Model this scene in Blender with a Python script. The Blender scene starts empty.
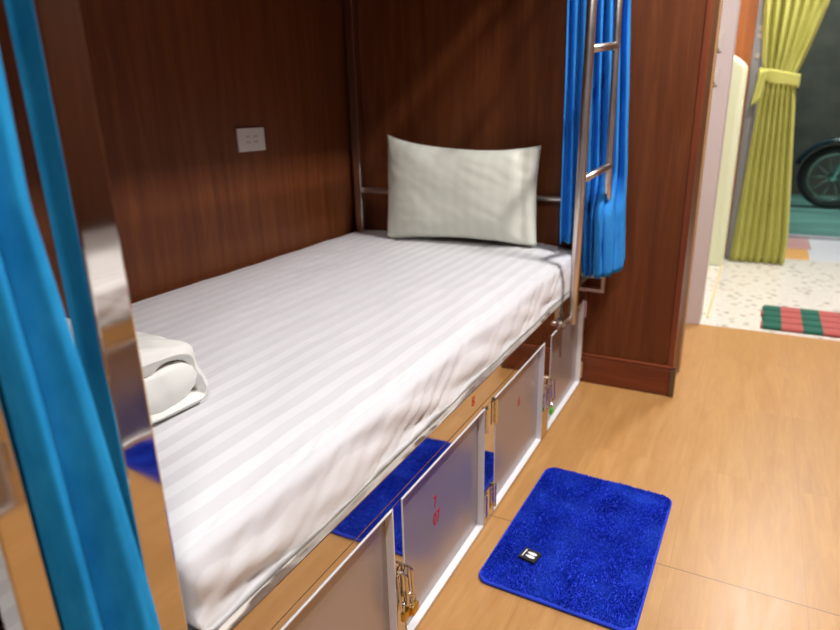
import bpy, bmesh, math, random
from math import sin, cos, pi, radians, sqrt, exp
from mathutils import Vector, Matrix, noise

random.seed(7)
S = bpy.context.scene
COL = S.collection

# ------------------------------------------------------------------ camera (solved from the photograph)
R = Matrix(((0.885160, -0.126540, 0.447750), (0.464746, 0.286859, -0.837689), (-0.022439, 0.949579, 0.312725)))
cam = bpy.data.cameras.new('camera'); camo = bpy.data.objects.new('camera', cam); COL.objects.link(camo)
M4 = R.to_4x4(); M4.translation = Vector((0, 0, 1.17)); camo.matrix_world = M4
cam.sensor_fit = 'HORIZONTAL'; cam.sensor_width = 36.0; cam.lens = 627.11 / 840 * 36.0
cam.clip_start = 0.02; cam.clip_end = 60
cam.dof.use_dof = True; cam.dof.focus_distance = 1.32; cam.dof.aperture_fstop = 3.0
S.camera = camo

# ------------------------------------------------------------------ helpers
ORG = {}

def tag(o, label=None, cat=None, group=None, kind=None):
    if label: o['label'] = label
    if cat: o['category'] = cat
    if group: o['group'] = group
    if kind: o['kind'] = kind
    return o

def thing(name, loc, label, cat, group=None):
    o = bpy.data.objects.new(name, None); COL.objects.link(o)
    o.location = loc; o.empty_display_size = .05
    ORG[o.name] = Vector(loc)
    return tag(o, label, cat, group)

def link(name, me, m, parent=None, smooth=False):
    """link a mesh given in world coordinates; a child is moved into its root's space"""
    org = ORG[parent.name] if parent is not None else Vector((0, 0, 0))
    if org.length > 0:
        me.transform(Matrix.Translation(-org))
    me.materials.clear()
    if not isinstance(m, (list, tuple)): m = [m]
    for k in m: me.materials.append(k)
    for p in me.polygons: p.use_smooth = smooth
    o = bpy.data.objects.new(name, me); COL.objects.link(o)
    o.parent = parent
    ORG[o.name] = org
    return o

def obj(name, bm, m, parent=None, smooth=False):
    me = bpy.data.meshes.new(name)
    bmesh.ops.recalc_face_normals(bm, faces=bm.faces)
    bm.to_mesh(me); bm.free()
    return link(name, me, m, parent, smooth)

def struct(name, bm, m, smooth=False):
    o = obj(name, bm, m, None, smooth); o['kind'] = 'structure'; return o

def NB(): return bmesh.new()

def box(bm, x0, x1, y0, y1, z0, z1, bev=0.0, mat=0, seg=2):
    t = bmesh.new()
    r = bmesh.ops.create_cube(t, size=1)
    for v in t.verts:
        v.co = Vector(((x0+x1)/2 + v.co.x*(x1-x0), (y0+y1)/2 + v.co.y*(y1-y0), (z0+z1)/2 + v.co.z*(z1-z0)))
    if bev > 0:
        bmesh.ops.bevel(t, geom=t.edges[:], offset=bev, segments=seg, affect='EDGES', profile=.5)
    for f in t.faces: f.material_index = mat
    me = bpy.data.meshes.new('t'); t.to_mesh(me); t.free()
    bm.from_mesh(me); bpy.data.meshes.remove(me)
    return bm

def tube(bm, pts, r, seg=14, closed=False, cap=True, mat=0):
    pts = [Vector(p) for p in pts]; n = len(pts)
    rad = r if isinstance(r, (list, tuple)) else [r]*n
    rings = []; up = None
    for i, p in enumerate(pts):
        if closed: d = (pts[(i+1) % n] - pts[i-1])
        else: d = pts[min(i+1, n-1)] - pts[max(i-1, 0)]
        d.normalize()
        if up is None:
            up = Vector((0, 0, 1)) if abs(d.z) < .9 else Vector((1, 0, 0))
        a = d.cross(up).normalized(); up = a.cross(d).normalized()
        rings.append([bm.verts.new(p + (a*cos(2*pi*k/seg) + up*sin(2*pi*k/seg))*rad[i]) for k in range(seg)])
    m = n if closed else n-1
    for i in range(m):
        A, B = rings[i], rings[(i+1) % n]
        for k in range(seg):
            f = bm.faces.new((A[k], A[(k+1) % seg], B[(k+1) % seg], B[k])); f.smooth = True; f.material_index = mat
    if cap and not closed:
        bm.faces.new(rings[0][::-1]).material_index = mat; bm.faces.new(rings[-1]).material_index = mat
    return bm

def bent(a, pts_mid, b): return [a] + pts_mid + [b]

def roundpath(pts, r, n=5, closed=False):
    """polyline with its corners rounded"""
    P = [Vector(p) for p in pts]; out = []; N = len(P)
    for i in range(N):
        if not closed and i in (0, N-1): out.append(P[i]); continue
        a, b, c = P[i-1], P[i], P[(i+1) % N]
        u = (a-b); v = (c-b); k = min(r, u.length*.49, v.length*.49)
        s = b+u.normalized()*k; e = b+v.normalized()*k
        for j in range(n+1):
            t = j/n; out.append(s*(1-t)**2 + b*2*t*(1-t) + e*t*t)
    return out

def grid_mesh(fn, nu, nv, closed_u=False):
    vs = []; fs = []
    for i in range(nu+1):
        for j in range(nv+1):
            vs.append(fn(i/nu, j/nv))
    w = nv+1
    for i in range(nu):
        for j in range(nv):
            fs.append((i*w+j, (i+1)*w+j, (i+1)*w+j+1, i*w+j+1))
    me = bpy.data.meshes.new('g'); me.from_pydata([tuple(v) for v in vs], [], fs)
    return me

def solid(o, t, off=0.0):
    m = o.modifiers.new('thickness', 'SOLIDIFY'); m.thickness = t; m.offset = off
    return o

def nz(x, y, z=0.0): return noise.noise(Vector((x, y, z)))

def rounded_box(x0, x1, y0, y1, z0, z1, r, res):
    """closed box with edges of radius r as a regular grid; returns lists of positions, normals and faces"""
    c = Vector(((x0+x1)/2, (y0+y1)/2, (z0+z1)/2)); h = Vector(((x1-x0)/2, (y1-y0)/2, (z1-z0)/2))
    n = [max(4, int(round(2*h[k]/res))) for k in range(3)]
    vid = {}; P = []; N = []; F = []
    def coord(k, i):
        # finer near the ends
        return -1 + 2*i/n[k]
    def vert(ijk):
        if ijk in vid: return vid[ijk]
        q = Vector([coord(k, ijk[k])*h[k] for k in range(3)])
        inner = Vector([max(-h[k]+r, min(h[k]-r, q[k])) for k in range(3)])
        d = q-inner
        if d.length < 1e-9: d = Vector((0, 0, 1))
        d.normalize(); p = inner+d*r
        vid[ijk] = len(P); P.append(c+p); N.append(d); return vid[ijk]
    for ax in range(3):
        a, b = (ax+1) % 3, (ax+2) % 3
        for side in (0, n[ax]):
            for i in range(n[a]):
                for j in range(n[b]):
                    q = []
                    for (di, dj) in ((0, 0), (1, 0), (1, 1), (0, 1)):
                        t = [0, 0, 0]; t[ax] = side; t[a] = i+di; t[b] = j+dj; q.append(vert(tuple(t)))
                    if side == 0: q.reverse()
                    F.append(q)
    return P, N, F

def dup(root, off, rotz=0.0, pivot=None):
    """copy a thing with its parts and their sub-parts"""
    r = root.copy(); COL.objects.link(r)
    r.location = Vector(root.location) + Vector(off); r.rotation_euler = (0, 0, rotz)
    def rec(src, dst):
        for ch in list(src.children):
            if ch.name.startswith('_'): continue
            c = ch.copy(); COL.objects.link(c); c.parent = dst
            rec(ch, c)
    kids = list(root.children)
    for ch in kids:
        c = ch.copy(); COL.objects.link(c); c.parent = r; rec(ch, c)
    return r

# ------------------------------------------------------------------ materials
def srgb(r, g, b):
    def f(c):
        c /= 255.0
        return c/12.92 if c <= .04045 else ((c+.055)/1.055)**2.4
    return (f(r), f(g), f(b), 1)

class Mat:
    def __init__(s, name, rough=.5, metal=0.0, spec=.5):
        s.m = bpy.data.materials.new(name); s.m.use_nodes = True
        s.t = s.m.node_tree; s.b = s.t.nodes['Principled BSDF']
        s.b.inputs['Roughness'].default_value = rough; s.b.inputs['Metallic'].default_value = metal
        s.b.inputs['Specular IOR Level'].default_value = spec
    def n(s, ty, **k):
        o = s.t.nodes.new(ty)
        for a, v in k.items(): setattr(o, a, v)
        return o
    def l(s, a, b): s.t.links.new(a, b)
    def color(s, c): s.b.inputs['Base Color'].default_value = c; return s
    def pos(s, scale=(1, 1, 1), world=True, rot=(0, 0, 0)):
        mp = s.n('ShaderNodeMapping'); mp.inputs['Scale'].default_value = scale; mp.inputs['Rotation'].default_value = rot
        if world: s.l(s.n('ShaderNodeNewGeometry').outputs['Position'], mp.inputs['Vector'])
        else: s.l(s.n('ShaderNodeTexCoord').outputs['Object'], mp.inputs['Vector'])
        return mp.outputs['Vector']
    def noise(s, vec, scale=5, detail=4, rough=.5, dist=0):
        t = s.n('ShaderNodeTexNoise'); t.inputs['Scale'].default_value = scale; t.inputs['Detail'].default_value = detail
        t.inputs['Roughness'].default_value = rough; t.inputs['Distortion'].default_value = dist
        s.l(vec, t.inputs['Vector']); return t.outputs['Fac']
    def ramp(s, fac, stops, interp='LINEAR'):
        r = s.n('ShaderNodeValToRGB'); r.color_ramp.interpolation = interp
        e = r.color_ramp.elements
        while len(e) < len(stops): e.new(.5)
        for k, (p, c) in enumerate(stops): e[k].position = p; e[k].color = c
        s.l(fac, r.inputs['Fac']); return r.outputs['Color']
    def mix(s, fac, a, b, mode='MIX'):
        m = s.n('ShaderNodeMix', data_type='RGBA', blend_type=mode)
        for sock, v in ((m.inputs[0], fac), (m.inputs[6], a), (m.inputs[7], b)):
            if hasattr(v, 'is_linked') or hasattr(v, 'links'): s.l(v, sock)
            else: sock.default_value = v
        return m.outputs[2]
    def math(s, op, a, b=0.0, c=None):
        m = s.n('ShaderNodeMath', operation=op)
        for k, v in enumerate([a, b] + ([c] if c is not None else [])):
            if hasattr(v, 'links'): s.l(v, m.inputs[k])
            else: m.inputs[k].default_value = v
        return m.outputs[0]
    def base(s, c): s.l(c, s.b.inputs['Base Color']); return s
    def rough(s, c): s.l(c, s.b.inputs['Roughness']); return s
    def bump(s, hgt, strength=.2, dist=.01):
        b = s.n('ShaderNodeBump'); b.inputs['Strength'].default_value = strength; b.inputs['Distance'].default_value = dist
        s.l(hgt, b.inputs['Height']); s.l(b.outputs['Normal'], s.b.inputs['Normal']); return s

def G(v): return (v, v, v, 1)

def wood(name, c1, c2, c3, scale=(26, 26, 1.6), rough=.38, rot=(0, 0, 0), spec=.5):
    m = Mat(name, rough, 0, spec)
    v = m.pos(scale, rot=rot)
    a = m.noise(v, 1.0, 6, .6, .6)
    fine = m.noise(m.pos(tuple(k*6 for k in scale)), 1.0, 3, .6)
    col = m.ramp(a, [(.30, c1), (.52, c2), (.72, c3)])
    col = m.mix(m.ramp(fine, [(.35, G(0)), (.75, G(.45))]), col, c1)
    m.base(col)
    return m.m

M = {}
M['wood_dark'] = wood('dark_wood', srgb(90, 45, 19), srgb(107, 56, 26), srgb(121, 68, 34), rough=.46, spec=.28)
M['wood_red'] = wood('reddish_wood_edge', srgb(104, 48, 24), srgb(124, 60, 32), srgb(138, 70, 38))
M['wood_base'] = wood('baseboard_wood', srgb(92, 40, 20), srgb(120, 56, 28), srgb(138, 68, 36), scale=(1.6, 26, 30))
M['wood_orange'] = wood('orange_wood', srgb(176, 98, 40), srgb(196, 116, 52), srgb(208, 130, 62))
M['tan'] = Mat('tan_trim', .5).color(srgb(176, 136, 92)).m

def floor_mat():
    m = Mat('laminate_floor', .34)
    g = m.n('ShaderNodeNewGeometry').outputs['Position']
    sp = m.n('ShaderNodeSeparateXYZ'); m.l(g, sp.inputs[0]); X, Y = sp.outputs[0], sp.outputs[1]
    # planks run along y; every plank has its own tone and its own grain
    px = m.math('DIVIDE', m.math('ADD', X, 10.075), .105)
    ix = m.math('FLOOR', px)
    cb = m.n('ShaderNodeCombineXYZ'); m.l(ix, cb.inputs[0])
    ty = m.math('FLOOR', m.math('DIVIDE', m.math('ADD', Y, 9.29), .54)); m.l(ty, cb.inputs[1])
    wn = m.n('ShaderNodeTexWhiteNoise', noise_dimensions='3D'); m.l(cb.outputs[0], wn.inputs['Vector'])
    off = m.n('ShaderNodeVectorMath', operation='SCALE'); m.l(wn.outputs['Color'], off.inputs[0]); off.inputs['Scale'].default_value = 3
    vv = m.n('ShaderNodeVectorMath', operation='ADD'); m.l(m.pos((18, 2.2, 1)), vv.inputs[0]); m.l(off.outputs[0], vv.inputs[1])
    a = m.noise(vv.outputs[0], 1.2, 6, .62, 1.1)
    fine = m.noise(m.pos((90, 7, 1)), 1.0, 4, .65)
    col = m.ramp(a, [(.25, srgb(176, 127, 74)), (.5, srgb(188, 140, 84)), (.75, srgb(198, 150, 93))])
    col = m.mix(m.ramp(fine, [(.40, G(0)), (.72, G(.35))]), col, srgb(170, 118, 66))
    tone = m.ramp(wn.outputs['Value'], [(0, G(.97)), (1, G(1.02))])
    col = m.mix(1.0, col, tone, 'MULTIPLY')
    # seams: sheets of three planks wide, 0.5 m long
    def line(v, per, w, ph):
        f = m.math('FRACT', m.math('DIVIDE', m.math('ADD', v, ph), per))
        d = m.math('MULTIPLY', m.math('MINIMUM', f, m.math('SUBTRACT', 1.0, f)), per)
        return m.math('LESS_THAN', d, w)
    sx = line(X, .315, .0008, 10.155); sy = line(Y, 2.16, .0014, 9.29); sy2 = line(Y, .54, .0006, 9.29)
    col = m.mix(m.math('MULTIPLY', sx, .30), col, srgb(120, 78, 40))
    col = m.mix(m.math('MULTIPLY', sy2, .25), col, srgb(120, 78, 40))
    col = m.mix(m.math('MULTIPLY', sy, .75), col, srgb(80, 50, 26))
    m.base(col)
    m.rough(m.ramp(a, [(.2, G(.28)), (.8, G(.42))]))
    return m.m
M['floor'] = floor_mat()

def tile_mat():
    m = Mat('patterned_tile', .16)
    v = m.pos((1, 1, 0))
    rt = m.pos((14, 26, 0))
    vo = m.n('ShaderNodeTexVoronoi'); vo.inputs['Scale'].default_value = 1; vo.inputs['Randomness'].default_value = .75; m.l(rt, vo.inputs['Vector'])
    d = m.math('LESS_THAN', vo.outputs['Distance'], .27)
    br = m.n('ShaderNodeTexWhiteNoise', noise_dimensions='3D'); m.l(vo.outputs['Color'], br.inputs['Vector'])
    chip = m.ramp(br.outputs['Value'], [(0, srgb(130, 96, 84)), (.35, srgb(150, 136, 116)), (.6, srgb(116, 128, 112)), (.85, srgb(186, 150, 138))], 'CONSTANT')
    soft = m.noise(v, 30, 3)
    col = m.mix(m.math('MULTIPLY', d, .8), m.ramp(soft, [(.3, srgb(222, 216, 206)), (.7, srgb(236, 232, 224))]), chip)
    m.base(col); return m.m
M['tile'] = tile_mat()
M['marble_white'] = Mat('white_marble', .25).color(srgb(222, 224, 232)).m
M['marble_pink'] = Mat('pink_marble', .25).color(srgb(206, 160, 156)).m
M['sill_orange'] = Mat('orange_sill', .35).color(srgb(226, 170, 100)).m

def steel(name, c, rough, streak=.05):
    m = Mat(name, rough, 1.0).color(c)
    a = m.noise(m.pos((6, 6, 6)), 3, 3)
    m.rough(m.ramp(a, [(.3, G(max(.01, rough-streak*.5))), (.7, G(rough+streak*.5))]))
    m.bump(m.noise(m.pos((1, 1, 1)), 9, 2), .05, .004)
    return m.m
M['steel'] = steel('polished_stainless', srgb(214, 208, 200), .05)
M['steel_tube'] = steel('stainless_tube', srgb(214, 206, 198), .34, .06)
M['chrome'] = Mat('chrome', .12, 1.0).color(srgb(220, 216, 210)).m
M['brass'] = Mat('brass', .28, 1.0).color(srgb(206, 168, 72)).m
M['green'] = Mat('green_plastic', .35).color(srgb(70, 200, 40)).m
M['steel_dark'] = Mat('dark_steel', .3, 1.0).color(srgb(110, 106, 104)).m

def panel_mat():
    m = Mat('grey_aluminium_panel', .32, .5)
    m.color(srgb(176, 166, 164))
    a = m.noise(m.pos((1, 1, 1)), 300, 2)
    m.bump(a, .06, .001)
    return m.m
M['panel'] = panel_mat()
M['white_alu'] = Mat('white_aluminium', .35).color(srgb(236, 236, 240)).m
M['red_ink'] = Mat('red_ink', .5).color(srgb(196, 24, 44)).m
M['red_ink2'] = Mat('red_orange_ink', .5).color(srgb(206, 52, 24)).m
M['void'] = Mat('dark_interior', .8).color(srgb(34, 26, 22)).m

def cloth(name, c, stripe=None, sheen=.2, weave=900, bstr=.12, rough=.85):
    m = Mat(name, rough, 0, .2)
    m.b.inputs['Sheen Weight'].default_value = sheen; m.b.inputs['Sheen Roughness'].default_value = .5
    w = m.noise(m.pos((1, 1, 1)), weave, 2)
    m.bump(w, bstr, .0006)
    if stripe:
        ax, per, c2, r2 = stripe
        g = m.n('ShaderNodeTexCoord').outputs['Object']
        sp = m.n('ShaderNodeSeparateXYZ'); m.l(g, sp.inputs[0]); X = sp.outputs[ax]
        f = m.math('FRACT', m.math('DIVIDE', m.math('ADD', X, 20.0), per))
        k = m.ramp(f, [(0, G(0)), (.04, G(1)), (.48, G(1)), (.52, G(0))])
        m.base(m.mix(k, c, c2)); m.rough(m.mix(k, G(rough), G(r2)))
        m.b.inputs['Specular IOR Level'].default_value = .4
    else: m.color(c)
    return m
M['sheet'] = cloth('striped_white_satin', srgb(218, 216, 219), (0, .052, srgb(233, 232, 234), .45)).m
M['pillow'] = cloth('off_white_satin', srgb(221, 222, 208), (0, .05, srgb(224, 225, 211), .6)).m
M['duvet'] = cloth('white_satin', srgb(232, 231, 224), (0, .05, srgb(238, 237, 231), .5)).m

def velour(name, c1, c2, scale=22):
    m = Mat(name, .9, 0, .1)
    a = m.noise(m.pos((1, 1, .45)), scale, 5, .65)
    m.base(m.ramp(a, [(.3, c1), (.7, c2)]))
    m.b.inputs['Sheen Weight'].default_value = .35; m.b.inputs['Sheen Roughness'].default_value = .35
    m.b.inputs['Sheen Tint'].default_value = c2
    m.bump(m.noise(m.pos((1, 1, 1)), 420, 2), .3, .001)
    return m.m
M['blue_velour'] = velour('blue_velour', srgb(26, 136, 200), srgb(46, 164, 226))
M['blue_curtain'] = velour('blue_curtain_cloth', srgb(40, 124, 204), srgb(62, 152, 228), 12)
M['green_curtain'] = velour('yellow_green_cloth', srgb(182, 180, 96), srgb(198, 197, 116), 8)
M['mat_base'] = Mat('blue_mat_backing', .85, 0, .2).color(srgb(44, 70, 214)).m
def pile():
    m = Mat('blue_pile', .75, 0, .15)
    a = m.noise(m.pos((1, 1, 1)), 14, 4, .6)
    m.base(m.ramp(a, [(.3, srgb(26, 60, 190)), (.7, srgb(44, 88, 226))]))
    m.b.inputs['Sheen Weight'].default_value = .4; m.b.inputs['Sheen Tint'].default_value = srgb(60, 110, 255)
    return m.m
M['pile'] = pile()
M['black_tag'] = Mat('black_label', .7).color(srgb(18, 18, 24)).m
M['white_ink'] = Mat('white_ink', .6).color(srgb(232, 230, 232)).m
M['white_plastic'] = Mat('white_plastic', .35).color(srgb(206, 196, 190)).m
M['slot'] = Mat('slot_grey', .5).color(srgb(120, 106, 98)).m
M['wall_pink'] = Mat('pale_pink_plaster', .6).color(srgb(202, 188, 186)).m
M['wall_cream'] = Mat('cream_wall', .7).color(srgb(214, 206, 194)).m
M['cream_cloth'] = cloth('pale_cream_cloth', srgb(226, 230, 196), None, .1).m
M['grey_metal'] = Mat('grey_metal', .4, .6).color(srgb(160, 162, 168)).m
M['ceiling'] = Mat('white_ceiling', .8).color(srgb(214, 210, 204)).m

# ------------------------------------------------------------------ the setting
XF = -.575                      # front plane of the bunk
YE = 2.606                      # the wood partition at the head of the bed
struct('floor', box(NB(), -1.80, 2.0, -2.3, 3.62, -.12, 0), M['floor'])
struct('floor_entrance', box(NB(), -.62, 2.0, 3.62, 5.52, -.12, .0), M['tile'])
struct('wall_left', box(NB(), -1.85, -1.735, -2.3, 2.62, 0, 3.0), M['wood_dark'])
struct('wall_far', box(NB(), -1.85, -.208, YE, 2.90, 0, 3.0, .003), M['wood_dark'])
struct('wall_light_block', box(NB(), -.50, -.34, 2.90, 3.62, 0, 3.0), M['wall_cream'])  # unseen wall added behind the partition to close the gap against light
struct('wall_near', box(NB(), -1.85, 2.1, -2.42, -2.3, 0, 3.0), M['wood_dark'])
struct('wall_right', box(NB(), 2.0, 2.1, -2.3, 6.5, 0, 3.0), M['wood_dark'])
struct('wall_entrance', box(NB(), -.70, -.178, 3.60, 3.74, 0, 3.0, .004), M['wall_pink'])
struct('wall_lobby', box(NB(), -.70, -.62, 3.74, 5.5, 0, 3.0), M['wall_cream'])
struct('wall_back', box(NB(), -.62, -.142, 5.38, 5.5, 0, 3.0), M['wood_orange'])
struct('ceiling', box(NB(), -1.85, 2.1, -2.42, 6.5, 3.0, 3.1), M['ceiling'])
# reddish veneer band on the free edge of the partition and the tan strip beside it
struct('trim_1', box(NB(), -.232, -.207, YE-.004, YE+.03, .13, 3.0, .003), M['wood_red'])
struct('trim_2', box(NB(), -.260, -.201, 2.865, 2.912, .0, 3.0, .002), M['tan'])
bb = NB(); box(bb, XF+.0, -.20, YE-.020, YE-.0005, .002, .118, .003); box(bb, XF, -.20, YE-.014, YE-.0005, .118, .132, .004)
struct('baseboard_far', bb, M['wood_base'])
struct('trim_3', box(NB(), -.216, -.194, YE-.026, YE+.012, .004, .122, .003), M['steel_dark'])
struct('trim_4', box(NB(), -.158, -.140, 3.75, 5.24, .0, .006, .001), Mat('cream_strip', .4).color(srgb(224, 208, 166)).m)   # cream strip in the tile floor
# entrance: glazed opening
struct('door_1', (lambda b: (box(b, -.141, -.085, 5.37, 5.46, .0, 3.0, .004), box(b, -.14, -.08, 6.41, 6.47, .0, 3.0, .004), box(b, 1.94, 2.0, 6.41, 6.47, 0, 3.0, .004), box(b, -.08, 1.94, 6.41, 6.47, 2.94, 3.0, .004), box(b, -.08, 1.94, 6.41, 6.47, .001, .03, .004))[0])(NB()), M['grey_metal'])
struct('wall_porch', box(NB(), -.24, -.142, 5.5, 6.47, 0, 3.0), M['wall_cream'])
g = Mat('clear_glass', .0); g.b.inputs['Transmission Weight'].default_value = 1.0; g.b.inputs['IOR'].default_value = 1.12
g.color(srgb(226, 244, 238))
struct('window_1', box(NB(), -.08, 1.94, 6.435, 6.443, .03, 2.94), g.m)
# door sill strips
struct('sill_1', box(NB(), -.3, .44, 5.52, 5.93, -.12, .001), M['sill_orange'])
struct('sill_2', box(NB(), .44, 2.0, 5.52, 5.93, -.12, .001), M['marble_white'])
struct('sill_3', box(NB(), -.3, .47, 5.93, 6.42, -.12, .0, .003), M['marble_pink'])
struct('sill_4', box(NB(), .47, 2.0, 5.93, 6.42, -.12, .0, .003), M['marble_white'])
mg = Mat('wet_pavement', .45)
a = mg.noise(mg.pos((.5, 2.2, 1)), 1.3, 4, .6)
mg.base(mg.ramp(a, [(.35, srgb(60, 96, 94)), (.65, srgb(118, 160, 152))]))
struct('pavement', box(NB(), -4, 8, 6.42, 11.0, -.30, -.02), mg.m)
mw = Mat('dark_street_wall', .85)
v = mw.pos((1, 1, 1)); bk = mw.n('ShaderNodeTexBrick'); bk.inputs['Scale'].default_value = 3
mw.l(v, bk.inputs['Vector'])
mw.base(mw.ramp(mw.noise(v, 4, 4), [(.3, srgb(64, 58, 54)), (.7, srgb(84, 77, 70))]))
struct('wall_street', box(NB(), -4, 8, 9.7, 10.0, -.3, 4.5), mw.m)

# ------------------------------------------------------------------ bunk bed
bed = thing('bunk_bed', (XF, 1.5, 0), 'polished stainless steel bunk bed with numbered grey locker doors under the striped mattress', 'bunk bed', 'stainless steel bunk beds')
def post(x0, y0, nm='post', m='steel', w=.04):
    obj(nm, box(NB(), x0, x0+w, y0, y0+w, .0, 2.9, .0035, seg=3), M[m], bed)
post(XF-.045, .378, w=.045); post(XF-.04, 2.56); post(-1.71, 2.555); post(-1.71, .378)
# side rail: an upper band with a flat top
b = NB(); box(b, XF-.085, XF+.001, .424, 2.559, .4135, .4785, .0012)
obj('side_rail', b, M['steel'], bed)
obj('bed_base', box(NB(), -1.70, XF-.087, .42, 2.555, .425, .474), M['void'], bed)
# locker front: polished sheet with openings for the doors
doors = [(.465, .937), (.973, 1.437), (1.513, 1.986), (2.060, 2.540)]
DZ0, DZ1 = .014, .392
b = NB()
box(b, XF-.05, XF, .419, 2.559, .3955, .411, .0008)
box(b, XF-.05, XF, .419, 2.559, .0, DZ0-.002, .0008)
ys = [.419] + [v for d in doors for v in d] + [2.559]
for i in range(0, len(ys), 2):
    box(b, XF-.05, XF, ys[i]+(.0015 if i else 0), ys[i+1]-.0015, DZ0-.001, .395, .0008)
obj('locker_front', b, M['steel'], bed)
b = NB(); box(b, XF-.075, XF-.052, .42, 2.558, 0, .41)
obj('locker_back', b, M['void'], bed)
# upper bunk base, curtain rail, rails at the head end
b = NB(); box(b, -1.733, XF, .30, 2.603, 2.03, 2.10, .002)
obj('upper_base', b, M['wood_dark'], bed)
b = NB(); tube(b, [(XF+.035, .30, 1.99), (XF+.035, 2.56, 1.99)], .008); tube(b, [(XF+.035, .45, 1.99), (XF+.0, .45, 2.04)], .006); tube(b, [(XF+.035, 2.5, 1.99), (XF, 2.5, 2.04)], .006)
obj('curtain_rail', b, M['steel_tube'], bed, True)
b = NB(); tube(b, [(-1.672, 2.578, .802), (XF-.038, 2.578, .802)], .0125, 16)
obj('end_rail', b, M['steel_tube'], bed)
b = NB(); box(b, XF-.085, -.502, 2.562, 2.586, .424, .440, .002); box(b, -.516, -.502, 2.562, 2.586, .440, .492, .002); box(b, XF-.02, -.503, 2.562, 2.586, .484, .496, .002)
obj('corner_bracket', b, M['steel_tube'], bed)

def text_mesh(body, size, x, y, z, m, name, parent, sx=1.0, slant=0.0):
    """flat lettering on a plane facing +x, reading towards +y"""
    cu = bpy.data.curves.new('t', 'FONT'); cu.body = body; cu.size = size; cu.align_x = 'CENTER'; cu.align_y = 'CENTER'
    cu.extrude = .0004; cu.offset = size*.012
    o = bpy.data.objects.new('t', cu); COL.objects.link(o)
    bpy.context.view_layer.update()
    dg = bpy.context.evaluated_depsgraph_get()
    me = bpy.data.meshes.new_from_object(o.evaluated_get(dg))
    bpy.data.objects.remove(o); bpy.data.curves.remove(cu)
    for v in me.vertices:
        a, c, e = v.co
        v.co = Vector((x+e, y+a*sx+c*slant, z+c))
    return link(name, me, m, parent)

def loop(y, x, z0, z1, w):
    b = NB(); tube(b, roundpath([(x, y-w/2, z0), (x, y-w/2, z1), (x, y+w/2, z1), (x, y+w/2, z0)], .006, 4, True), .0028, 10, True)
    return b

def make_door(d, hinge, texts):
    y0, y1 = d; fx = XF+.001
    dr = obj('locker_door', box(NB(), XF-.024, XF-.0175, y0+.003, y1-.003, DZ0+.003, DZ1-.003), M['panel'], bed)
    b = NB(); t = .0042; xa = XF-.026
    box(b, xa, fx, y0+.001, y0+t, DZ0, DZ1, .0006); box(b, xa, fx, y1-t, y1-.001, DZ0, DZ1, .0006)
    box(b, xa, fx, y0+t, y1-t, DZ0, DZ0+t, .0006); box(b, xa, fx, y0+t, y1-t, DZ1-t, DZ1, .0006)
    obj('door_frame', b, M['white_alu'], dr)
    hy = y1 if hinge > 0 else y0; s = hinge
    for (za, zb) in ((.318, .388), (.040, .112)):
        b = NB()
        box(b, fx-.0005, fx+.002, min(hy-s*.002, hy+s*.026), max(hy-s*.002, hy+s*.026), za, zb, .0006)
        tube(b, [(fx+.004, hy+s*.003, za-.002), (fx+.004, hy+s*.003, zb+.002)], .0052, 12)
        for q in (.25, .75): tube(b, [(fx+.0015, hy+s*.018, za+(zb-za)*q), (fx+.0032, hy+s*.018, za+(zb-za)*q)], .0035, 10)
        obj('hinge', b, M['chrome'], dr)
    ly = y0 if hinge > 0 else y1; s = -hinge
    b = NB(); a0, a1 = sorted((ly-s*.0005, ly+s*.014))
    box(b, fx-.0005, fx+.002, a0, a1, .150, .190, .0006)
    tube(b, roundpath([(fx+.002, ly+s*.006, .232), (fx+.022, ly+s*.006, .232), (fx+.024, ly+s*.006, .150), (fx+.003, ly+s*.006, .150)], .008, 4), .0032, 10)
    tube(b, roundpath([(fx+.006, ly+s*.006-.009, .228), (fx+.012, ly+s*.006-.009, .140), (fx+.012, ly+s*.006+.009, .140), (fx+.006, ly+s*.006+.009, .228)], .006, 4, True), .0026, 10, True)
    obj('hasp', b, M['chrome'], dr)
    for (s_, size, y, z, sx, sl) in texts:
        text_mesh(s_, size, XF-.017, y, z, M['red_ink'], 'number', dr, sx, sl)
    return dr
make_door(doors[0], -1, [('05', .05, .70, .24, .8, .1)])
make_door(doors[1], 1, [('7', .040, 1.163, .262, .8, .0), ('07', .048, 1.170, .212, .75, .0)])
make_door(doors[2], -1, [('6', .044, 1.775, .258, .9, .1)])
make_door(doors[3], 1, [])
text_mesh('8', .040, XF+.0012, 1.354, .449, M['red_ink2'], 'bed_number', bed, 1.0)

# padlocks hanging in the hasps
def padlock(y, z, m, label, x=XF+.016, s=1.0):
    t = thing('padlock', (x, y, z), label, 'padlock')
    b = NB(); box(b, x-.006*s, x+.006*s, y-.0145*s, y+.0145*s, z, z+.024*s, .003*s, seg=3)
    obj('lock_body', b, M[m], t)
    b = NB(); tube(b, roundpath([(x, y-.009*s, z+.02*s), (x, y-.009*s, z+.046*s), (x, y+.009*s, z+.046*s), (x, y+.009*s, z+.02*s)], .009*s, 6), .0025*s, 10)
    obj('shackle', b, M['chrome'], t)
padlock(.948, .108, 'brass', 'brass padlock closing the nearest locker door, left one of the pair by door 07')
padlock(.974, .104, 'brass', 'brass padlock on the latch of the locker door marked 07, right one of the pair', XF+.022)
padlock(2.046, .098, 'green', 'small bright green padlock between the two farthest locker doors', XF+.018, .9)
t = thing('key_ring', (XF+.022, .958, .14), 'tangled chrome key rings on the locker latch above the brass padlocks', 'key ring')
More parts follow.
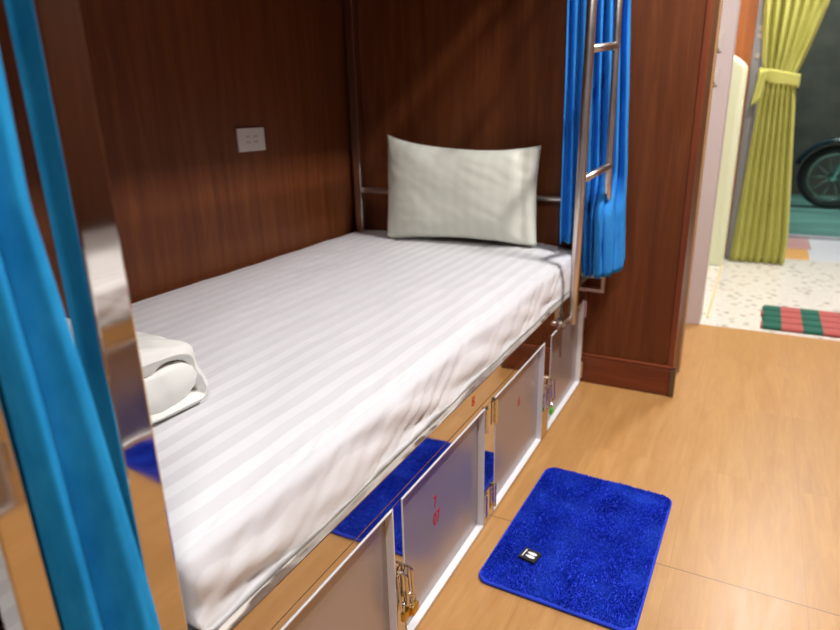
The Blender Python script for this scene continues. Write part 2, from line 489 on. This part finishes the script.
for k in range(6):
    b = NB(); cy, cz = .958+random.uniform(-.006, .006), .155+random.uniform(-.012, .014); a0 = random.uniform(0, pi)
    tube(b, [(XF+.024+.004*cos(q*pi/8+a0)*sin(a0), cy+.008*cos(q*pi/8)*cos(a0), cz+.009*sin(q*pi/8)) for q in range(16)], .0013, 8, True)
    obj('ring', b, M['chrome'], t, True)

# ------------------------------------------------------------------ mattress
def mattress_mesh():
    P, N, F = rounded_box(-1.72, -.583, .455, 2.603, .4795, .612, .030, .0125)
    out = []
    for p, n in zip(P, N):
        x, y, z = p; q = Vector(p)
        top = max(0, n.z); front = max(0, n.x); edge = exp(-((x+.590)/.10)**2)
        k = .0035*nz(x*3, y*2.2, 1)*top
        k += .0022*nz(x*9+y*3, y*4, 3)*top
        # stretched ripples on the far half and along the crest
        k += .0022*sin(y*26+3*nz(x*3, y*3, 7))*top*max(0, nz(x*2.2, y*1.5, 9)+.2)
        w = nz(y*7+z*18, z*9, 5); w2 = abs(nz(y*13-z*26, x*5, 8))
        k += (.010*w - .012*w2)*front*min(1, (.612-z)/.04)
        k -= .009*edge*abs(nz(y*16+x*22, x*20, 4))*top
        q += n*k
        # the loose lower hem waves in and out and up and down
        if n.z < 0 and n.x > 0: q.x += (1-n.x)*.019
        if n.z < 0 and n.y < -.1 and n.x > 0: q.y -= (1+n.y)*.02*n.x
        q.x -= .030*max(0, (z-.4795)/.13)*exp(-((x+.583)/.05)**2) - .002
        low = max(0, 1-(z-.4795)/.05)*max(front, .6 if x > -.60 else 0)
        q.x += low*(.014*nz(y*4.5, 0, 2) - .016)
        q.z += low*(.012*max(0, nz(y*8, 3, 2)))
        # mattress sags a little to the crest
        q.z -= .012*exp(-((x+.58)/.13)**2)*top + .006*top*exp(-((x+1.72)/.08)**2)
        q += n*top*(.0035*abs(nz(x*5+y*2.5, y*2.0-x*3, 21))*1.6 - .002*abs(nz(x*11-y*6, y*6, 31)))
        # piping along the crest
        if abs(n.x-.70) < .16 and n.z > .3: q += n*.0015
        # corners of the box tuck in
        if y > 2.45 and x > -.75:
            u = (y-2.45)/.153; q.x -= .035*u*u
        out.append(q)
    me = bpy.data.meshes.new('mattress'); me.from_pydata([tuple(v) for v in out], [], F)
    return me
mat1 = link('mattress', mattress_mesh(), M['sheet'], None, True)
tag(mat1, 'mattress under a white satin-striped fitted sheet on the steel bunk bed', 'mattress', 'striped mattresses')

# ------------------------------------------------------------------ pillow
def pillow_mesh():
    W, H, T = .333, .224, .088
    nu, nv = 70, 46; vs = []; fs = []
    def pt(i, j, side):
        u = -1+2*i/nu; v = -1+2*j/nv
        ue = u; prof = max(0, (1-abs(u)**3.2))*max(0, (1-abs(v)**2.6))
        th = T*prof**.52
        x = u*W*(1-.035*(1-v*v)*abs(u)**3); z = v*H*(1-.10*(1-u*u)**1.0*(abs(v)**3))
        z -= .030*(u+1)*max(0, v)
        if v > 0: z += .016*abs(u)**5*v**4
        # the open right end of the case: a pinch, then a loose flap
        if u > .80:
            k = (u-.80)/.20; th = th*max(0, 1-k*2.2)+.034*max(0, sin((k-.25)/.75*pi))*(1-.5*abs(v))+.004
            x += .030*k
        wr = .007*nz(u*1.6, v*1.4, 1+side)+.0012*nz(u*7+v*5, v*4, 5)+.009*abs(nz((u+v)*3, (u-v)*1.5, 9))*(abs(u*v))**.8*2
        rim = 1 if 0 < i < nu and 0 < j < nv else 0
        y = side*(th+rim*wr*(.4+prof))
        # pinch across the top, sag to the centre
        y += side*(-.02*exp(-((u+.05)/.22)**2)*exp(-((v-1)/.45)**2))*rim
        return Vector((x, y, z))
    ids = {}
    for s in (-1, 1):
        for i in range(nu+1):
            for j in range(nv+1):
                edge = i in (0, nu) or j in (0, nv)
                key = (i, j, 0 if edge else s)
                if key in ids: continue
                p = pt(i, j, s)
                if edge: p.y = .004*sin(i*.5)+.006*nz(i*.1, j*.1, 2)
                ids[key] = len(vs); vs.append(p)
    def g(i, j, s): return ids[(i, j, 0 if (i in (0, nu) or j in (0, nv)) else s)]
    for s in (-1, 1):
        for i in range(nu):
            for j in range(nv):
                q = [g(i, j, s), g(i+1, j, s), g(i+1, j+1, s), g(i, j+1, s)]
                if s > 0: q.reverse()
                fs.append(q)
    me = bpy.data.meshes.new('pillow'); me.from_pydata([tuple(v) for v in vs], [], fs)
    return me
pm = pillow_mesh()
pm.transform(Matrix.Rotation(radians(3), 4, 'Z') @ Matrix.Rotation(radians(-1.2), 4, 'Y') @ Matrix.Rotation(radians(-7), 4, 'X'))
pil = link('pillow', pm, M['pillow'], None, True)
pil.location = (-1.134, 2.475, .834)
tag(pil, 'off-white pillow in a striped case standing against the dark wood partition', 'pillow')

# ------------------------------------------------------------------ folded duvet
def duvet_mesh():
    vs = []; fs = []
    def ribbon(path, th, x0, x1, nx, seed):
        pts = [Vector((0, a, c)) for a, c in path]
        # resample
        fine = roundpath(pts, .05, 8); n = len(fine)
        L = [0]
        for i in range(1, n): L.append(L[-1]+(fine[i]-fine[i-1]).length)
        ths = []
        for i in range(n):
            t = L[i]/L[-1]*(len(th)-1); k = min(int(t), len(th)-2); ths.append(th[k]*(1-(t-k))+th[k+1]*(t-k))
        nr = []
        for i in range(n):
            d = (fine[min(i+1, n-1)]-fine[max(i-1, 0)]).normalized(); nr.append(Vector((0, -d.z, d.y)))
        M_ = 10; ring = []
        base = len(vs)
        prof = []
        for i in range(n): prof.append((i, 1))
        # rounded tip at the path's end
        for i in range(n-1, -1, -1): prof.append((i, -1))
        m = len(prof)
        for a in range(nx+1):
            u = a/nx; x = x0+(x1-x0)*u
            e = min((x-x0), (x1-x))/.022; e = max(0, min(1, e)); sc = sqrt(max(0, 1-(1-e)**2))*.93+.07
            for (i, sgn) in prof:
                tip = 1.0
                if i == 0 or i == n-1: tip = .86
                p = fine[i]+nr[i]*sgn*ths[i]*.5*sc*tip
                p = Vector((x, p.y, p.z))
                w = .010*nz(p.y*7+seed, x*5, p.z*9)+.007*nz(p.y*19, x*17, p.z*24+seed)-.014*abs(nz(p.y*13+x*9, x*12-p.y*6, p.z*16+seed))
                p += nr[i]*sgn*w*(1 if ths[i] > .02 else .3)
                p.x += (.016*nz(p.y*8, p.z*14, seed)+.008*nz(p.y*30, p.z*30, seed)) if u > .5 else 0
                vs.append(p)
        for a in range(nx):
            for k in range(m):
                k2 = (k+1) % m
                fs.append((base+a*m+k, base+a*m+k2, base+(a+1)*m+k2, base+(a+1)*m+k))
        for a, flip in ((0, False), (nx, True)):
            for i in range(n-1):
                A = base+a*m+i; B = base+a*m+i+1; C = base+a*m+(m-1-(i+1)); D = base+a*m+(m-1-i)
                fs.append((A, B, C, D) if flip else (D, C, B, A))
    # outer wrap, seen from the aisle: thin bottom layer, far turn, thick top layer
    ribbon([(.47, .626), (.66, .626), (.822, .628), (.815, .67), (.795, .732), (.74, .736), (.62, .748), (.47, .752)],
           [.026, .028, .032, .044, .050, .046, .056, .074, .090, .100], -1.42, -.935, 44, 3)
    ribbon([(.47, .658), (.60, .662), (.70, .669), (.812, .676)], [.072, .080, .092, .094], -1.41, -.930, 44, 11)
    me = bpy.data.meshes.new('duvet'); me.from_pydata([tuple(v) for v in vs], [], fs)
    return me
dv = link('duvet', duvet_mesh(), M['duvet'], None, True)
tag(dv, 'white duvet folded into a thick roll on the striped mattress behind the steel post', 'duvet')
m_ = dv.modifiers.new('soft', 'SUBSURF'); m_.levels = 1; m_.render_levels = 1

# ------------------------------------------------------------------ neighbouring bunks (the near one and the one across the aisle, seen in the polished posts)
bed2 = dup(bed, (0, -2.316, 0))
tag(bed2, 'neighbouring stainless bunk bed whose far post shows at the bottom left edge', 'bunk bed', 'stainless steel bunk beds')
mat2 = mat1.copy(); COL.objects.link(mat2); mat2.location = (0, -2.316-.03, 0)
tag(mat2, 'mattress of the neighbouring bunk, a white sliver at the bottom left corner', 'mattress', 'striped mattresses')
bed3 = dup(bed, (.78-XF, -.05, 0), pi)
tag(bed3, 'bunk bed across the aisle, seen only as a reflection in the steel post', 'bunk bed', 'stainless steel bunk beds')
for c in list(bed3.children):
    if c.name.split('.')[0] in ('curtain_rail', 'corner_bracket'): bpy.data.objects.remove(c)
mat3 = mat1.copy(); COL.objects.link(mat3); mat3.rotation_euler = (0, 0, pi); mat3.location = (.78+XF, 2.95, 0)
tag(mat3, 'mattress across the aisle, seen only in the reflection on the steel post', 'mattress', 'striped mattresses')

# ------------------------------------------------------------------ ladder
lad = thing('bunk_ladder', (-.55, 2.3, .4), 'stainless steel tube ladder leaning on the bunk in front of the gathered blue curtain', 'ladder')
LL = lambda z: Vector((-.548, 2.245+.02*(z-.39), z))
b = NB(); tube(b, [LL(.385), LL(.9), LL(1.4), LL(2.06)], .0165, 20); obj('side_tube', b, M['steel_tube'], lad, True)
RR = lambda z: Vector((-.484-.012*(z-.9), 2.405, z))
b = NB(); tube(b, [Vector((-.506, 2.54, .76)), Vector((-.492, 2.47, .81)), RR(.88), RR(.95), RR(1.4), RR(2.06)], .0125, 18); obj('side_tube', b, M['steel_tube'], lad, True)
for za, zb in ((1.345, 1.362), (.915, .955), (1.78, 1.80)):
    b = NB(); tube(b, [LL(za), RR(zb)], .0135, 16); obj('rung', b, M['steel_tube'], lad, True)
b = NB(); tube(b, [(-.556, 2.14, .412), (-.556, 2.235, .405)], .010, 14); box(b, -.5735, -.566, 2.13, 2.16, .400, .424, .002); tube(b, [(-.570, 2.145, .412), (-.556, 2.145, .412)], .008, 12)
obj('lower_hook', b, M['steel_tube'], lad, False)

# ------------------------------------------------------------------ curtains
def curtain(path, z0, z1, nz_, sub, amp, freq, name, m, seed, spread=None, hem=None, parent=None):
    P = [Vector((a, c, 0)) for a, c in path]
    # Catmull-Rom resample
    fine = []
    for i in range(len(P)-1):
        p0, p1, p2, p3 = P[max(i-1, 0)], P[i], P[i+1], P[min(i+2, len(P)-1)]
        for k in range(sub):
            t = k/sub
            fine.append(.5*((2*p1)+(-p0+p2)*t+(2*p0-5*p1+4*p2-p3)*t*t+(-p0+3*p1-3*p2+p3)*t**3))
    fine.append(P[-1]); n = len(fine)-1
    def fn(a, c):
        i = int(round(a*n)); p = fine[i]
        lo = hem(p.x, p.y, a) if hem else z0
        z = lo+(z1-lo)*c
        d = (fine[min(i+1, n)]-fine[max(i-1, 0)]).normalized(); nr = Vector((-d.y, d.x, 0))
        q = Vector((p.x, p.y, z)); dz = (z1-z)/(z1-z0)
        q += nr*(amp*nz(a*freq+seed, z*1.6, seed)+amp*.35*nz(a*freq*2.7, z*4, seed+4))*(.5+.7*dz)
        if spread: q = spread(q, dz, a)
        return q
    me = grid_mesh(fn, n, nz_)
    o = link(name, me, m, parent, True); solid(o, .0022)
    return o
# near curtain, gathered in the gap between two posts
RZ = [(.45, .69), (.65, .672), (.9, .632), (1.0, .612), (1.1, .592), (1.25, .596), (2.2, .62)]
def rz(z):
    for (a, p), (c, q) in zip(RZ, RZ[1:]):
        if z <= c: return p+(q-p)*max(0, (z-a)/(c-a))
    return .62
def near_spread(q, dz, a):
    f = min(1, max(0, (q.x+.64)/.06))
    if a > .5: f = f if q.x > -.64 else 0
    k = rz(q.z)/.640
    left = .243/.500
    r_ = q.y/abs(q.x)
    # the right edge follows the flare, the left edge stays
    t = max(0, (r_-left)/(.640-left)); nr_ = left+t*(rz(q.z)-left)
    return Vector((q.x, q.y*(1-f)+nr_*abs(q.x)*f, q.z))
cn = curtain([(-.5715, .2778), (-.561, .2815), (-.556, .288), (-.555, .294), (-.564, .304), (-.570, .311), (-.562, .323), (-.551, .337), (-.557, .352), (-.574, .354), (-.60, .345), (-.65, .336), (-.70, .336), (-.745, .331), (-.755, .345), (-.71, .352)], .47, 1.985, 90, 9, .0035, 9, 'curtain', M['blue_velour'], 2, near_spread)
tag(cn, 'blue velour curtain hanging close to the camera at the left, beside the polished post', 'curtain', 'blue bunk curtains')
# far curtain: gathered by the ladder, tight pleats
path = []
K = 15
for i in range(K+1):
    u = i/K; cx = -.665+.235*u; cy = 2.455+.085*u
    s = 1 if i % 2 else -1
    d = Vector((.235, .085)).normalized(); nrm = Vector((-d.y, d.x))
    w = .026+.010*sin(i*2.1)
    path.append((cx+nrm.x*s*w, cy+nrm.y*s*w))
def hem2(x, y, a):
    if x < -.592: return .645
    base = .505
    return base+.03*abs(sin(a*7))+.045*max(0, (a-.75)/.25)
cf = curtain(path, .53, 1.985, 70, 6, .008, 14, 'curtain', M['blue_curtain'], 5, 
             lambda q, dz, a: Vector(((q.x+.55)*(.80+.22*min(1, dz*1.1))-.55 - .048*(1-dz) + .012*dz*(1 if q.x > -.5 else .4), q.y-.115*min(1, max(0, (dz-.73)/.10))*exp(-((q.x+.505)/.045)**2), q.z)), hem2)
tag(cf, 'bright blue gathered curtain hanging behind the ladder at the head of the bunk', 'curtain', 'blue bunk curtains')

# yellow-green entrance curtain, tied back
def gfun(a, c):
    z = .01+2.5*c; zt = 1.33
    if z > zt: k = min(1, (z-zt)/.45); k = k**.8; x0 = -.052*(1-k)-.115*k; x1 = .138*(1-k)+.272*k
    else: k = min(1, (zt-z)/1.3); x0 = -.060-.045*k; x1 = .146+.112*min(1, k*1.15)
    fold = 7
    ph = a*fold*2*pi
    x = x0+(x1-x0)*a+.006*sin(ph*2+z)
    am = .045 if abs(z-zt) > .12 else .028
    am *= .75+.5*nz(a*6, z*.3, 3)
    y = 5.27+am*sin(ph+.5*nz(a*3, z*.8, 4)+.6*sin(z*1.1))
    return Vector((x, y, z))
gc = thing('curtain', (.1, 5.27, .01), 'yellow-green curtain tied back beside the glazed entrance', 'curtain')
o = link('curtain_cloth', grid_mesh(gfun, 200, 60), M['green_curtain'], gc, True); solid(o, .003)
def band(a, c):
    t = a*2*pi; x = .047+.128*cos(t); y = 5.27+.062*sin(t); z = 1.30+.085*c-.045*(x+.06)/.2+.012*nz(a*9, c*2, 1)
    return Vector((x, y, z))
o = link('tie_band', grid_mesh(band, 48, 6), M['green_curtain'], gc, True); solid(o, .006)
def tail(a, c): return Vector((-.072-.03*c+.045*a, 5.20+.01*sin(a*6), 1.37-.24*c+.04*a*c))
o = link('tie_tail', grid_mesh(tail, 6, 10), M['green_curtain'], gc, True); solid(o, .006)

# ------------------------------------------------------------------ blue bath mat
def mat_thing(cx, cy, rot, W, H, label, shear=0.0, grp='blue bath mats'):
    t = thing('bath_mat', (cx, cy, 0), label, 'bath mat', grp)
    def out(r, n=7, ins=0.0):
        w, h = W/2-ins, H/2-ins; P = []
        for (sx, sy, a0) in ((1, 1, 0), (-1, 1, 90), (-1, -1, 180), (1, -1, 270)):
            for k in range(n+1):
                a = radians(a0+90*k/n); P.append((sx*(w-r)+r*cos(a), sy*(h-r)+r*sin(a)))
        return P
    ca, sa = cos(rot), sin(rot)
    def tr(x, y, z):
        x += shear*y
        z += .003*max(0, nz(x*4+1, y*4))
        return Vector((cx+x*ca-y*sa, cy+x*sa+y*ca, z))
    b = NB(); lv = [(0.004, .0008), (0, .002), (0, .007), (.003, .010)]
    rings = [[b.verts.new(tr(x, y, z)) for x, y in out(.034, 7, ins)] for ins, z in lv]
    n = len(rings[0])
    for i in range(len(rings)-1):
        for k in range(n): b.faces.new((rings[i][k], rings[i][(k+1) % n], rings[i+1][(k+1) % n], rings[i+1][k]))
    b.faces.new(rings[0][::-1]); b.faces.new(rings[-1])
    obj('mat_body', b, M['mat_base'], t, True)
    # pile: short leaning tufts
    rnd = random.Random(3); vs = []; fs = []
    w, h, r = W/2-.006, H/2-.006, .030
    for k in range(52000):
        x = rnd.uniform(-w, w); y = rnd.uniform(-h, h)
        qx, qy = abs(x)-(w-r), abs(y)-(h-r)
        if qx > 0 and qy > 0 and qx*qx+qy*qy > r*r: continue
        lx = .0045*nz(x*14, y*14, 2)+rnd.uniform(-.0022, .0022)+.001; ly = .0045*nz(x*14, y*14, 8)+rnd.uniform(-.0022, .0022)
        hh = rnd.uniform(.0055, .0095)*(.85+.25*nz(x*9, y*9, 5)); a = rnd.uniform(0, pi); bw = .0011
        p = tr(x, y, .009); i = len(vs); dx, dy = cos(a)*bw, sin(a)*bw
        vs += [(p.x-dx, p.y-dy, p.z), (p.x+dx, p.y+dy, p.z), (p.x+lx*.6+dx*.9, p.y+ly*.6+dy*.9, p.z+hh*.7), (p.x+lx*.6-dx*.9, p.y+ly*.6-dy*.9, p.z+hh*.7), (p.x+lx*1.3, p.y+ly*1.3, p.z+hh)]
        fs += [(i, i+1, i+2, i+3), (i+3, i+2, i+4)]
    me = bpy.data.meshes.new('pile'); me.from_pydata(vs, [], fs)
    pl = link('pile', me, M['pile'], t); pl['kind'] = 'stuff'
    return t
bm1 = mat_thing(-.310, 1.532, radians(-1.2), .402, .604, 'bright blue fluffy bath mat with a black label, on the wood floor', .0)
# woven label with two feet
lc = Vector((-.413, 1.369, .0205)); ax = Vector((.985, -.17, 0)); ay = Vector((.17, .985, 0))
def lab(pts, z): return [lc+ax*p[0]+ay*p[1]+Vector((0, 0, z)) for p in pts]
b = NB(); q = lab([(-.024, -.022), (.024, -.022), (.024, .022), (-.024, .022)], 0)
v0 = [b.verts.new(p) for p in q]; v1 = [b.verts.new(p-Vector((0, 0, .006))) for p in q]
b.faces.new(v0); b.faces.new(v1[::-1])
for k in range(4): b.faces.new((v1[k], v1[(k+1) % 4], v0[(k+1) % 4], v0[k]))
lb = obj('care_label', b, M['black_tag'], bm1)
lb['label'] = 'black woven label with white emblem'
b = NB()
for s in (-1, 1):
    P = []
    for k in range(16):
        a = 2*pi*k/16; P.append((.004+.0135*cos(a), s*(.0066)+.0056*sin(a)*(1+.25*cos(a))))
    b.faces.new([b.verts.new(p) for p in lab(P, .0006)])
b.faces.new([b.verts.new(p) for p in lab([(-.0175, -.015), (-.0145, -.015), (-.0145, .015), (-.0175, .015)], .0006)])
obj('emblem', b, M['white_ink'], lb)
# a second one across the aisle, in the reflection
bm2 = dup(bm1, (0, 0, 0), radians(8)); bm2.location = (.572, 1.46, 0); bm2.scale = (.85, .85, 1)
tag(bm2, 'blue bath mat across the aisle, seen only as a reflection in the steel post', 'bath mat', 'blue bath mats')

# ------------------------------------------------------------------ wall socket
sk = thing('wall_socket', (-1.735, 1.90, 1.072), 'white double power socket on the dark wood wall above the mattress', 'socket')
obj('faceplate', box(NB(), -1.7348, -1.724, 1.827, 1.973, 1.029, 1.115, .003, seg=3), M['white_plastic'], sk)
for cy in (1.878, 1.918):
    b = NB(); box(b, -1.7242, -1.7225, cy-.015, cy+.015, 1.053, 1.095, .001); o = obj('outlet', b, M['white_plastic'], sk)
    b = NB()
    for dz in (-.011, .009):
        for dy in (-.006, .006): box(b, -1.7226, -1.7221, cy+dy-.0022, cy+dy+.0022, 1.074+dz-.004, 1.074+dz+.004)
    obj('slot', b, M['slot'], o)
# small white marks on the pink jamb: two hooks
for (z0, z1, lb_) in ((1.40, 1.49, 'upper small white wall hook on the pale pink jamb'), (1.245, 1.325, 'lower small white wall hook on the pale pink jamb')):
    t = thing('wall_hook', (-.244, 3.598, z0), lb_, 'hook')
    obj('hook_plate', box(NB(), -.260, -.228, 3.590, 3.600, z0, z1, .003), M['white_plastic'], t)
    b = NB(); tube(b, roundpath([(-.244, 3.590, z1-.02), (-.244, 3.570, z1-.03), (-.244, 3.568, z0+.015), (-.244, 3.583, z0+.01)], .01, 4), .005, 10); obj('hook', b, M['white_plastic'], t)

# ------------------------------------------------------------------ tall cream covered stand in the lobby
def cov(a, c):
    t = a*2*pi; w = .070; d = .12; n = 5.0
    cx = (abs(cos(t))**(2/n))*(1 if cos(t) > 0 else -1); sy = (abs(sin(t))**(2/n))*(1 if sin(t) > 0 else -1)
    top = 1.455
    if c < .93: k = 1.0; z = .004+(top-.03)*(c/.93)
    else:
        q = (c-.93)/.07; k = cos(q*pi/2)*.999+.001; z = top-.03+.03*sin(q*pi/2)+.004
    z -= .045*cx*k*min(1, c*1.05)
    fold = .006*sin(t*9+1.5*sin(c*2))*(1-c)*1.2
    return Vector((-.222+(w*k+fold)*cx, 5.20+(d*k+fold)*sy, z))
cs = link('covered_stand', grid_mesh(cov, 96, 60), M['cream_cloth'], None, True)
tag(cs, 'tall narrow stand under a pale cream cover beside the yellow-green curtain', 'stand')
# latch fittings by the entrance jamb
t = thing('door_latch', (-.085, 5.36, 1.49), 'small white latch on the grey entrance jamb beside the curtain', 'latch')
for z in (1.60, 1.65, 1.47): obj('latch_knob', (lambda b: tube(b, [(-.10, 5.40, z), (-.105, 5.35, z)], .018, 12))(NB()), M['white_plastic'], t)

# ------------------------------------------------------------------ striped entrance mat
mm = Mat('red_green_woven', .8)
gg = mm.n('ShaderNodeNewGeometry').outputs['Position']; sp = mm.n('ShaderNodeSeparateXYZ'); mm.l(gg, sp.inputs[0])
f = mm.math('FRACT', mm.math('DIVIDE', mm.math('ADD', sp.outputs[0], 9.755), .19))
k = mm.ramp(f, [(0, G(0)), (.02, G(1)), (.48, G(1)), (.5, G(0))])
mm.base(mm.mix(k, srgb(176, 84, 80), srgb(14, 92, 74)))
em = thing('door_mat', (.6, 3.85, 0), 'red and green checked ribbed door mat on the patterned tiles by the wood floor', 'door mat')
for r_ in range(4):
    y0 = 3.665+r_*.108
    b = NB(); box(b, .118+.012*(r_ % 2), 1.10, y0, y0+.092, .001, .022, .009, seg=3); obj('mat_strip', b, mm.m, em, True)
b = NB(); box(b, .125, 1.09, 3.67, 4.085, .0008, .006, .001)
obj('mat_backing', b, M['black_tag'], em)

# ------------------------------------------------------------------ motorbike outside
MK = {k: Mat(k, r, mt).color(c).m for k, r, mt, c in (('tyre', .7, 0, srgb(30, 34, 36)), ('bike_paint', .25, 0, srgb(20, 42, 56)), ('bike_seat', .5, 0, srgb(20, 22, 26)), ('bike_chrome', .15, 1, srgb(190, 214, 210)), ('lamp_glass', .1, 0, srgb(170, 214, 206)))}
BX, BY, BZ = .76, 8.5, -.02
bk_ = thing('motorbike', (BX, BY, BZ), 'dark motorbike parked on the pavement outside the glass entrance', 'motorbike')
def bp(x, y, z): return Vector((BX+1.15*x, BY+1.15*y, BZ+1.15*z))
for wx in (0, 1.24):
    b = NB(); tube(b, [bp(wx+.27*cos(q*pi/18), 0, .31+.27*sin(q*pi/18)) for q in range(36)], .042, 14, True); w_ = obj('wheel', b, MK['tyre'], bk_, True)
    b = NB(); tube(b, [bp(wx+.215*cos(q*pi/18), 0, .31+.215*sin(q*pi/18)) for q in range(36)], .014, 10, True)
    for q in range(10): tube(b, [bp(wx, .0, .31), bp(wx+.215*cos(q*pi/5), 0, .31+.215*sin(q*pi/5))], .006, 8)
    tube(b, [bp(wx, -.06, .31), bp(wx, .06, .31)], .045, 16); obj('rim', b, MK['bike_chrome'], w_, True)
for s in (-.07, .07):
    b = NB(); tube(b, [bp(0, s, .31), bp(.14, s, .72), bp(.19, s, .92)], .02, 12); obj('fork', b, MK['bike_chrome'], bk_, True)
b = NB()
for s in (-.05, -.02, .02, .05): tube(b, [bp(.345*cos(a), s, .31+.345*sin(a)) for a in [radians(k) for k in range(20, 170, 10)]], .022, 8)
obj('front_fender', b, MK['bike_paint'], bk_, True)
def loft(name, secs, m):
    b = NB(); rings = []
    for (x, z, w, h) in secs: rings.append([b.verts.new(bp(x, w*cos(a), z+h*sin(a))) for a in [2*pi*k/16 for k in range(16)]])
    for i in range(len(rings)-1):
        for k in range(16): b.faces.new((rings[i][k], rings[i][(k+1) % 16], rings[i+1][(k+1) % 16], rings[i+1][k]))
    b.faces.new(rings[0][::-1]); b.faces.new(rings[-1]); return obj(name, b, m, bk_, True)
loft('leg_shield', [(.12, .80, .06, .16), (.18, .72, .16, .24), (.28, .58, .17, .20), (.38, .44, .13, .13), (.46, .38, .08, .08)], MK['bike_paint'])
loft('engine', [(.42, .32, .06, .06), (.50, .32, .12, .12), (.68, .32, .13, .14), (.82, .32, .10, .10)], MK['steel'] if 'steel' in MK else MK['bike_chrome'])
loft('body_panel', [(.42, .48, .05, .06), (.60, .56, .12, .11), (.90, .64, .14, .12), (1.20, .70, .12, .09), (1.46, .76, .06, .05)], MK['bike_paint'])
loft('seat', [(.46, .68, .06, .03), (.60, .73, .12, .05), (.90, .77, .13, .06), (1.25, .83, .12, .06), (1.40, .84, .08, .03)], MK['bike_seat'])
loft('handlebar_cover', [(.08, .96, .05, .05), (.14, .99, .12, .08), (.24, 1.0, .10, .06), (.30, 1.0, .05, .03)], MK['bike_paint'])
b = NB(); tube(b, [bp(.06, 0, .97), bp(.10, 0, .97)], .06, 18); obj('headlight', b, MK['lamp_glass'], bk_, True)
b = NB(); tube(b, [bp(.27, -.34, 1.03), bp(.22, -.12, 1.0), bp(.22, .12, 1.0), bp(.27, .34, 1.03)], .015, 10); obj('handlebar', b, MK['bike_chrome'], bk_, True)
for s in (-1, 1):
    b = NB(); tube(b, [bp(.24, s*.24, 1.02), bp(.22, s*.30, 1.22)], .007, 8); tube(b, [bp(.215, s*.31, 1.25), bp(.235, s*.31, 1.25)], .055, 18); obj('mirror', b, MK['lamp_glass'], bk_, True)
b = NB(); tube(b, [bp(.62, .14, .26), bp(.95, .15, .28), bp(1.45, .16, .42)], [.02, .03, .05], 14); obj('exhaust', b, MK['bike_chrome'], bk_, True)
b = NB(); tube(b, [bp(.72, -.08, .24), bp(.80, -.22, .01)], .012, 10); obj('kickstand', b, MK['bike_chrome'], bk_, True)

# ------------------------------------------------------------------ lights
def area(loc, rot, sx, sy, power, col=(1, 1, 1)):
    l = bpy.data.lights.new('lamp', 'AREA'); l.shape = 'RECTANGLE'; l.size = sx; l.size_y = sy; l.energy = power; l.color = col
    o = bpy.data.objects.new('overhead_lamp', l); COL.objects.link(o); o.location = loc; o.rotation_euler = rot
    return o
area((.43, 1.95, 2.97), (0, 0, 0), .12, .5, 72, (1, .985, .97))
area((.10, -.15, 2.97), (0, 0, 0), .14, .6, 34, (1, .985, .97))
area((.45, 4.85, 2.97), (0, 0, 0), .3, .7, 62, (1, .98, .95))
area((1.0, 8.0, 3.6), (0, 0, 0), .6, .6, 110, (.9, 1, .97))  # unseen outdoor lamp, added to brighten the motorbike and pavement; no ceiling here
w = bpy.data.worlds.new('world'); S.world = w; w.use_nodes = True
w.node_tree.nodes['Background'].inputs['Color'].default_value = (.30, .34, .36, 1)
w.node_tree.nodes['Background'].inputs['Strength'].default_value = .08

S.view_settings.view_transform = 'Standard'; S.view_settings.look = 'None'; S.view_settings.gamma = 1
S.view_settings.use_curve_mapping = False; S.view_settings.exposure = .18
